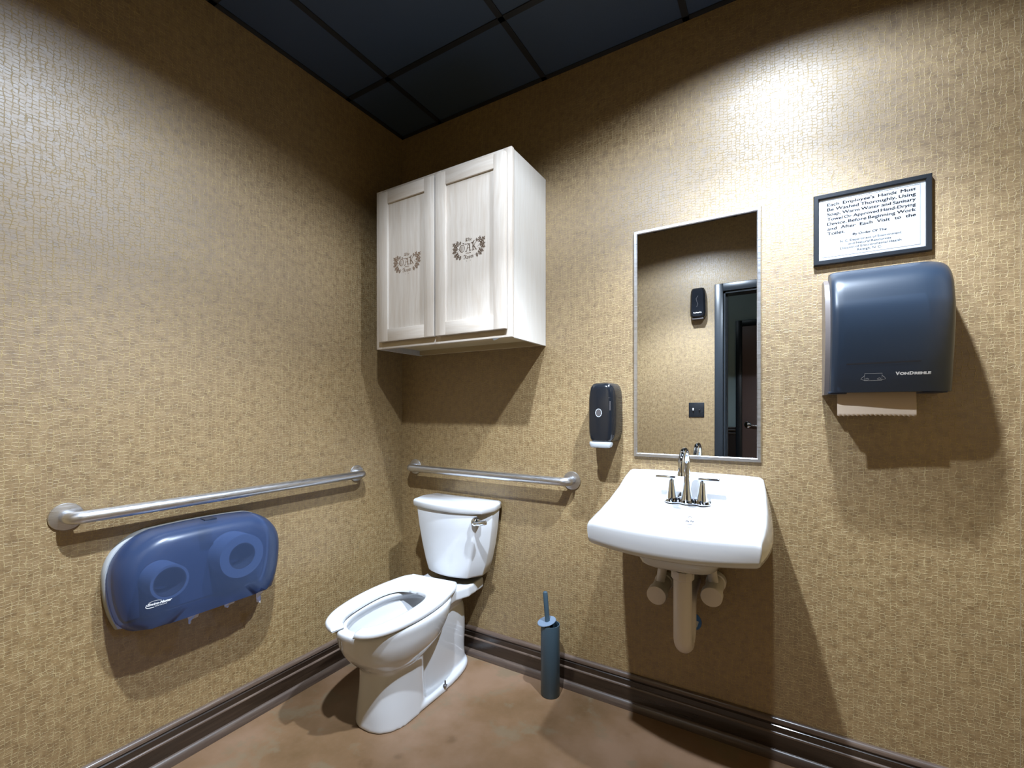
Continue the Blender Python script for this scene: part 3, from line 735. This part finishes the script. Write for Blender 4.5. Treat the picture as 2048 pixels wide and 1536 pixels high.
t = thing('wall_sticker', 'round blue sticker on the wall behind the drain trap', 'sticker', (1.517, 0, .405))
G().lathe([(0, 0), (.0355, 0), (.0355, .0012), (0, .0012)], (1.517, -.0003, .405), (0, -1, 0), 48).obj('disc', M['blue'], t)
link('print_patch', mesh([(1.52, -.0018, .415), (1.5425, -.0018, .408), (1.5365, -.0018, .386), (1.52, -.0018, .384)], [[0, 1, 2, 3]]), M['sheet'], t)

# ------------------------------------------------------------------ mirror
mx0, mx1, mz0, mz1 = 1.2955, 1.7525, 1.0285, 1.9425; fw_ = .0145
t = thing('wall_mirror', 'tall rectangular mirror with thin steel frame above the sink', 'mirror', ((mx0+mx1)/2, 0, mz0))
G().box(mx0+fw_-.003, mx1-fw_+.003, -.0085, -.002, mz0+fw_-.003, mz1-fw_+.003).obj('glass', M['mirror'], t)
g = G()
def mitred(g, x0, x1, z0, z1, wd, prof):
    # prof: list of (inset, depth); closed ring around rectangle, mitred corners
    rings = []
    for (cx_, cz_, sx, sz) in ((x0, z0, 1, 1), (x1, z0, -1, 1), (x1, z1, -1, -1), (x0, z1, 1, -1)):
        rings.append([Vector((cx_+sx*i, -d, cz_+sz*i)) for i, d in prof])
    n = len(prof); vs = [p for r in rings for p in r]; fs = []
    for a in range(4):
        b = (a+1) % 4
        for k in range(n):
            k2 = (k+1) % n; fs.append([a*n+k, b*n+k, b*n+k2, a*n+k2])
    g.add(vs, fs); return g
mitred(g, mx0, mx1, mz0, mz1, fw_, [(0, .0005), (0, .008), (.0025, .0125), (fw_-.003, .0115), (fw_, .0090), (fw_, .0005)]).obj('frame', M['steel'], t, auto=20)

# ------------------------------------------------------------------ framed notice
sx0, sx1, sz0, sz1 = 1.907, 2.2075, 1.7015, 1.9355
t = thing('framed_notice', 'black framed white hand-washing notice hung above the towel dispenser', 'sign', ((sx0+sx1)/2, 0, sz0))
mitred(G(), sx0, sx1, sz0, sz1, .014, [(0, .0005), (0, .016), (.002, .018), (.0125, .018), (.0145, .0155), (.0145, .0005)]).obj('frame', M['blackframe'], t, auto=20)
G().box(sx0+.012, sx1-.012, -.010, -.004, sz0+.012, sz1-.012).obj('sheet', M['sheet'], t)
fr = frame3((0, -.0104, 0), (1, 0, 0), (0, 0, 1)); g = G(); g2 = G()
M['greyprint'] = simple('grey_print', (.10, .105, .12), .6)
ribbon(g2, [(1.933, 1.7255), (2.181, 1.7255), (2.181, 1.911), (1.933, 1.911)], .0012, fr, 0, True)
LN = ["Each Employee's Hands Must", "Be Washed Thoroughly, Using", "Soap, Warm Water and Sanitary", "Towel Or Approved Hand-Drying", "Device, Before Beginning Work", "and After Each Visit to the", "Toilet."]
tl, tr_, zb0, dz = 1.9455, 2.1700, 1.8948, .01600
caph = .0098
def line(g, words, x0, x1, z, size, sxx, hv, justify=True, centre=False):
    geo = [text_geo(w_, size, 0) for w_ in words]; wid = [q[2]*sxx for q in geo]; tot = sum(wid)
    sp = (x1-x0-tot)/(len(words)-1) if justify and len(words) > 1 else size*.30*sxx
    if justify and sp < size*.34:
        k = (x1-x0-size*.34*(len(words)-1))/tot; sxx *= k; wid = [q*k for q in wid]; sp = size*.34
    x = x0 if not centre else (x0+x1)/2-(tot+sp*(len(words)-1))/2
    for (vs, fs, _), wd in zip(geo, wid):
        for q_, dx_ in enumerate(([-hv, 0, hv] if hv else [0])): flatgeo(g, [(x+vx*sxx+dx_, z+vy+(q_-1)*hv*.35*(1 if hv else 0)) for vx, vy in vs], fs, fr)
        x += wd+sp
for k, ln in enumerate(LN): line(g, ln.split(), tl, tr_, zb0-k*dz, 0.0138, 1.34, .00050, justify=k < 6)
pr_ = g.obj('lettering', M['print'], t, auto=None); g = G()
line(g, "By Order Of The".split(), 2.014, 2.100, 1.7865, 0.0102, 1.30, .00035)
for k, (ln, a, b) in enumerate([("N. C. Department of Environment", 1.980, 2.136), ("and Natural Resources", 2.002, 2.111), ("Division of Environmental Health", 1.980, 2.136), ("Raleigh, N. C.", 2.025, 2.088)]):
    line(g2, ln.split(), a, b, 1.7685-k*.0115, .0100, 1.25, .00012)
g.obj('subtitle_lettering', M['print'], t, auto=None); g2.obj('small_lettering', M['greyprint'], t, auto=None)

# ------------------------------------------------------------------ paper towel dispenser
t = thing('paper_towel_dispenser', 'large smoke-blue paper towel dispenser on the wall right of the mirror', 'dispenser', (2.08, 0, 1.266))
ax0, ax1, az0, az1 = 1.935, 2.232, 1.268, 1.652
prof = catmull([(0, az1-.012, 0), (.05, az1, 0), (.10, az1-.003, 0), (.150, az1-.022, 0), (.188, az1-.060, 0), (.208, az1-.115, 0), (.214, 1.50, 0), (.210, 1.44, 0), (.196, 1.37, 0), (.178, 1.31, 0), (.162, az0, 0)], 44)
prof = [(p.x, p.y) for p in prof]
cyp, czp = .06, 1.46
def side_ring(x, sc, a=0.0):
    return [Vector((x, -max(.052, (d-.05)*sc+.05), czp + (z-czp)*(1-(1-sc)*.45) if z > az0+.05 else z)) for d, z in prof] + [Vector((x, -.052, az0))]
xs = [(ax0+.009, .945), (ax0+.012, .965), (ax0+.018, .988), (ax0+.027, .998), (ax0+.040, 1)] + [(1.99+.02*k, 1) for k in range(8)] + [(2.150, .998), (2.168, .990), (2.184, .972), (2.198, .940), (2.209, .895), (2.217, .83), (2.223, .74), (2.226, .62)]
cov = G().loft([side_ring(x, s_) for x, s_ in xs]).obj('cover', M['navy'], t, auto=50)
g = G(); cr_ = []
for xx in (ax0-.004, ax0+.010): cr_.append([Vector((xx, -d, z)) for d, z in ((.0005, az0-.004), (.100, az0-.004), (.140, 1.37), (.152, 1.46), (.140, 1.56), (.105, az1-.040), (.055, az1-.016), (.0005, az1-.012))])
g.loft(cr_); g.box(ax0+.006, ax1-.004, -.050, -.0005, az0-.002, az1-.014, .004); g.obj('back_case', M['case'], t, auto=30)
g = G().lathe([(.018, 0), (.078, 0), (.078, .19), (.018, .19), (.018, 0)], (1.975, -.115, 1.475), (1, 0, 0), 48); g.obj('towel_roll', M['kraft'], t)
g = G().box(1.968, 2.16, -.15, -.045, 1.285, 1.365, .004); g.obj('feed_mechanism', M['darkgrey'], t)
for a_, b_ in ((ax0+.003, ax0+.05), (2.16, 2.212)): G().box(a_, b_, -.150, -.05, az0-.004, az0+.004, .002).obj('bottom_lip', M['navy_solid'], t)
frw = frame3((0, -.21, 0), (1, 0, 0), (0, 0, 1))
g = G(); ribbon(g, [(1.9795+.1685*k/10, 1.3505+.0012*k/10) for k in range(11)], .0035, frw); drape(g, cov, (0, 1, 0)).obj('sight_slot', M['print'], cov, auto=None)
g = G(); x = 2.0935
for s_, sc in (('V', 1), ('ON', .8), ('D', 1), ('REHLE', .8)):
    vs_, fs_, wd = text_geo(s_, .0115*1.0, .07); k = 1.32
    flatgeo(g, [(x+vx*k, 1.3155+vy*sc) for vx, vy in vs_], fs_, frw); x += wd*k+(.0012 if s_ != 'V' else -.0008)
kx = .078/(x-2.0935); g.v = [Vector((2.0935+(v.x-2.0935)*kx, v.y, v.z)) for v in g.v]
drape(g, cov, (0, 1, 0)).obj('logo_lettering', M['white'], cov, auto=None)
g = G(); ic = (2.044, 1.3125)
ribbon(g, [(ic[0]-.020, ic[1]-.011), (ic[0]+.020, ic[1]-.011), (ic[0]+.020, ic[1]+.009), (ic[0]-.020, ic[1]+.009)], .0010, frw, 0, True)
for sx in (-1, 1):
    ribbon(g, [(ic[0]+sx*.020, ic[1]+.003), (ic[0]+sx*.0265, ic[1]-.003), (ic[0]+sx*.0285, ic[1]-.007), (ic[0]+sx*.022, ic[1]-.0095), (ic[0]+sx*.012, ic[1]-.0095), (ic[0]+sx*.009, ic[1]-.007), (ic[0]+sx*.014, ic[1]-.004), (ic[0]+sx*.018, ic[1]-.006)], .0009, frw)
drape(g, cov, (0, 1, 0)).obj('pull_icon', M['greyplastic'], cov, auto=None)
# the towel hanging out
tw = thing('paper_towel', 'brown paper towel end hanging from the towel dispenser, torn in a zigzag', 'paper towel', (2.055, -.12, 1.20))
nx = 80; vs = []; fs = []
for j in range(9):
    for i in range(nx+1):
        f = i/nx; x = 1.9625+.189*f; v = .118 + .010*math.sin(j/8*1.4) + .006*math.cos(f*PI)
        z = 1.285 + (1.1945-1.285)*j/8
        if j == 8: z += .0042*(abs((f*17) % 1-.5)*2) * (1.4 if .35 < f < .6 else 1) + .002*math.sin(f*3)
        vs.append((x, -v, z))
for j in range(8):
    for i in range(nx): fs.append([j*(nx+1)+i, (j+1)*(nx+1)+i, (j+1)*(nx+1)+i+1, j*(nx+1)+i+1])
o = link('sheet', mesh(vs, fs), M['kraft'], tw, smooth=True); so = o.modifiers.new('s', 'SOLIDIFY'); so.thickness = .0005

# ------------------------------------------------------------------ soap dispenser
t = thing('soap_dispenser', 'tall black soap dispenser on the wall left of the mirror', 'dispenser', (1.19, 0, 1.066))
qx0, qx1, qz0, qz1 = 1.133, 1.246, 1.085, 1.327
rings = []
for v, e, zt, zb in ((.0006, 0, 0, .0), (.085, .001, .0, .0), (.100, .004, .004, .0), (.108, .010, .012, .003), (.1115, .018, .022, .008)):
    ring = []
    for k in range(40):
        f = k/40; 
        a = 2*PI*k/40; c_, s_ = math.cos(a), math.sin(a); n_ = 5.5; rr_ = (abs(c_)**n_+abs(s_)**n_)**(-1/n_)
        zz = s_*rr_; hw_ = (qx1-qx0)/2-e; taper = 1-.085*max(0, zz)**2 - .03*max(0, -zz)**2
        zc = (qz0+qz1)/2; hh = (qz1-qz0)/2; zv = zc + zz*(hh-(zt if zz > 0 else zb)); 
        ring.append(Vector(((qx0+qx1)/2 + c_*rr_*hw_*taper, -v, zv)))
    rings.append(ring)
body = G().loft(rings).obj('body', M['black'], t, auto=28)
g = G(); rings = []
for z, e in ((1.064, .012), (1.068, .004), (1.080, 0), (1.088, .002)):
    ring = []
    for k in range(40):
        a = 2*PI*k/40; c_, s_ = math.cos(a), math.sin(a); n_ = 4; rr_ = (abs(c_)**n_+abs(s_)**n_)**(-1/n_)
        ring.append(Vector((1.1865+c_*rr_*(.046-e), -(.092+s_*rr_*(.027-e)), z)))
    rings.append(ring)
g.loft(rings).obj('push_bar', M['greyplastic'], t, auto=40)
frs = frame3((1.183, -.1118, 1.205), (1, 0, 0), (0, 0, 1)); g = G()
ribbon(g, [(.0125*math.cos(a), .0155*math.sin(a)) for a in [2*PI*k/32 for k in range(32)]], .0026, frs, .0004, True)
g.obj('window_ring', M['greyplastic'], body, auto=None)
G().add([frs(.011*math.cos(a), .014*math.sin(a), .0003) for a in [2*PI*k/32 for k in range(32)]], [list(range(32))]).obj('window', M['darkgrey'], body, auto=None)
g = G(); ribbon(g, [(.047, .010), (.047, .047)], .003, frs, .0002); ribbon(g, [(.040, .060), (.047, .060)], .0016, frs, .0002)
drape(g, body, (0, 1, 0), .0004).obj('key_slot', M['darkgrey'], body, auto=None)

# ------------------------------------------------------------------ double roll dispenser on the left wall
t = thing('toilet_roll_dispenser', 'wide smoke-blue double toilet roll dispenser on the left wall', 'dispenser', (0, -1.03, .505))
dyc, dzc, hl_, rv = -1.035, .690, .100, .161
def stad(s_=1.0, x=0.0, zcut=.534, grow=0.0, N=56):
    P = []
    for k in range(N):
        a = 2*PI*k/N; c_, q = math.cos(a), math.sin(a); n_ = 2.15
        rr_ = (abs(c_)**n_+abs(q)**n_)**(-1/n_)
        yy = (hl_ if c_ > 0 else -hl_)*(min(1, abs(c_)*3)) + c_*rr_*(rv-.0)
        zz = q*rr_*((.141 if q > 0 else .262))
        P.append(Vector((x, dyc + yy*s_ + (grow if yy > 0 else -grow), max(zcut, dzc + zz*s_))))
    return P
bp = G().loft([stad(1.0, .0006, .520, .005), stad(1.0, .016, .520, .005), stad(.985, .021, .522, .005)]).obj('back_plate', M['greyplastic'], t, auto=40)
rg = [stad(.985, .022), stad(1.0, .030), stad(1.0, .055), stad(.988, .080), stad(.958, .103), stad(.910, .122), stad(.84, .134), stad(.72, .141), stad(.5, .1445), stad(.25, .1455), stad(.05, .1457)]
cv = G().loft(rg, cap0=False).obj('cover', M['navy2'], t, auto=60)
rolls = [(-1.160, .658, .055, 'nearly empty toilet roll behind the cover, left side of the dispenser'), (-.931, .680, .078, 'fuller toilet roll behind the cover, right side of the dispenser')]
for (yy, zz, rad_, lab) in rolls:
    q = thing('toilet_roll', lab, 'toilet roll', (.07, yy, zz), 'rolls inside the dispenser')
    G().lathe([(.047, 0), (rad_, 0), (rad_, .085), (.047, .085), (.047, 0)], (.028, yy, zz), (1, 0, 0), 56).obj('paper', M['paper'], q, auto=30)
    G().lathe([(.044, 0), (.0468, 0), (.0468, .084), (.044, .084), (.044, 0)], (.028, yy, zz), (1, 0, 0), 48).obj('core', M['card'], q, auto=30)
g = G().loft([stad(.95, .0215, .538), stad(.93, .026, .542)]); g.obj('inner_plate', M['inner'], t)
for yy, zz in ((-1.160, .658), (-.931, .680)): G().lathe([(0, 0), (.034, 0), (.034, .03), (0, .03)], (.026, yy, zz), (1, 0, 0), 36).obj('spindle', M['inner'], t)
g = G().box(.05, .088, -1.045, -1.005, .812, .8335, .003); g.obj('latch', M['navy_solid'], t)
frl = frame3((.14, 0, 0), (0, 1, 0), (0, 0, 1)); g = G()
vs_, fs_, wd = text_geo('Enviro-Master', .0135, .05); k = .083/wd; sl = lambda y, z: (y + z*.35, z)
flatgeo(g, [(-1.213+sl(vx*k, vy)[0], .5655+vy) for vx, vy in vs_], fs_, frl)
vs_, fs_, wd = text_geo('SERVICES', .006, .01); k = .042/wd; flatgeo(g, [(-1.188+vx*k, .5575+vy) for vx, vy in vs_], fs_, frl)
ribbon(g, [(-1.214, .572), (-1.217, .562), (-1.212, .5575), (-1.198, .5565), (-1.190, .557)], .0028, frl); ribbon(g, [(-1.208, .578), (-1.195, .582), (-1.178, .5815), (-1.165, .578)], .0013, frl)
g.v = [Vector((v.x, -1.234+(v.y+1.216)*.76, .603+(v.z-.5575)*.76)) for v in g.v]
drape(g, cv, (-1, 0, 0), .0008).obj('logo_lettering', M['white'], cv, auto=None)
def scrap(pts, x, parent, dx=.006):
    vs = [(x + dx*math.sin(i*1.7), y, z) for i, (y, z) in enumerate(pts)]; o = link('paper_tail', mesh(vs, [list(range(len(vs)))]), M['paper'], parent); so = o.modifiers.new('s', 'SOLIDIFY'); so.thickness = .001
rt = [o for o in bpy.data.objects if o.name.startswith('toilet_roll') and o.type == 'EMPTY' and o.name.split('.')[0] == 'toilet_roll']
scrap([(-.872, .530), (-.832, .530), (-.836, .512), (-.845, .500), (-.848, .488), (-.852, .474), (-.861, .478), (-.862, .492), (-.868, .500), (-.866, .512)], .085, rt[-1])
scrap([(-1.108, .530), (-1.070, .530), (-1.072, .508), (-1.090, .503), (-1.098, .494), (-1.104, .498), (-1.100, .506)], .10, rt[0])
scrap([(-.985, .530), (-.945, .530), (-.948, .508), (-.962, .505), (-.972, .500), (-.984, .507)], .09, rt[-1])

# ------------------------------------------------------------------ on the wall behind the camera, seen in the mirror
t = thing('air_freshener', 'black air freshener dispenser on the far wall, seen in the mirror', 'air freshener', (1.232, Y0, 1.945))
rings = []
for v, e, zb in ((.0006, 0, 0), (.05, 0, .0), (.066, .006, .004), (.076, .016, .014)):
    P = []
    for k in range(36):
        a = 2*PI*k/36; c_, s_ = math.cos(a), math.sin(a); n_ = 6; rr_ = (abs(c_)**n_+abs(s_)**n_)**(-1/n_)
        P.append(Vector((1.232+c_*rr_*(.058-e)*(1-.05*s_), Y0+v, 2.072+s_*rr_*(.122-(zb if s_ < 0 else e*.8)))))
    rings.append(P)
body = G().loft(rings).obj('body', M['black'], t, auto=30)
G().box(1.190, 1.274, Y0+.02, Y0+.062, 1.942, 1.953, .003).obj('nozzle_base', M['darkgrey'], t)
fa = frame3((1.232, Y0+.0768, 1.99), (-1, 0, 0), (0, 0, 1)); g = G()
ribbon(g, [(-.030, .001), (-.016, .004), (-.006, 0), (.006, .003), (.018, .0), (.03, .004)], .006, fa)
g.obj('printed_mark', M['white'], body, auto=None)
g = G(); ribbon(g, [(-.004, .135), (.010, .112), (.004, .09), (-.004, .07), (.006, .048)], .0022, fa); g.obj('styling_line', M['darkgrey'], body, auto=None)
t = thing('light_switch', 'black two-toggle light switch plate on the far wall, seen in the mirror', 'light switch', (1.214, Y0, 1.22))
pl = G().box(1.155, 1.272, Y0, Y0+.006, 1.163, 1.280, .0025).obj('plate', M['blackframe'], t, auto=30)
for k, xx in enumerate((1.190, 1.237)):
    o = G().box(xx-.005, xx+.005, Y0+.004, Y0+.018, 1.216, 1.236 if k == 0 else 1.228, .002).obj('toggle', M['white'] if k == 0 else M['print'], t, auto=30)
    if k == 0: o['label'] = 'white toggle'
    else: o['label'] = 'black toggle'
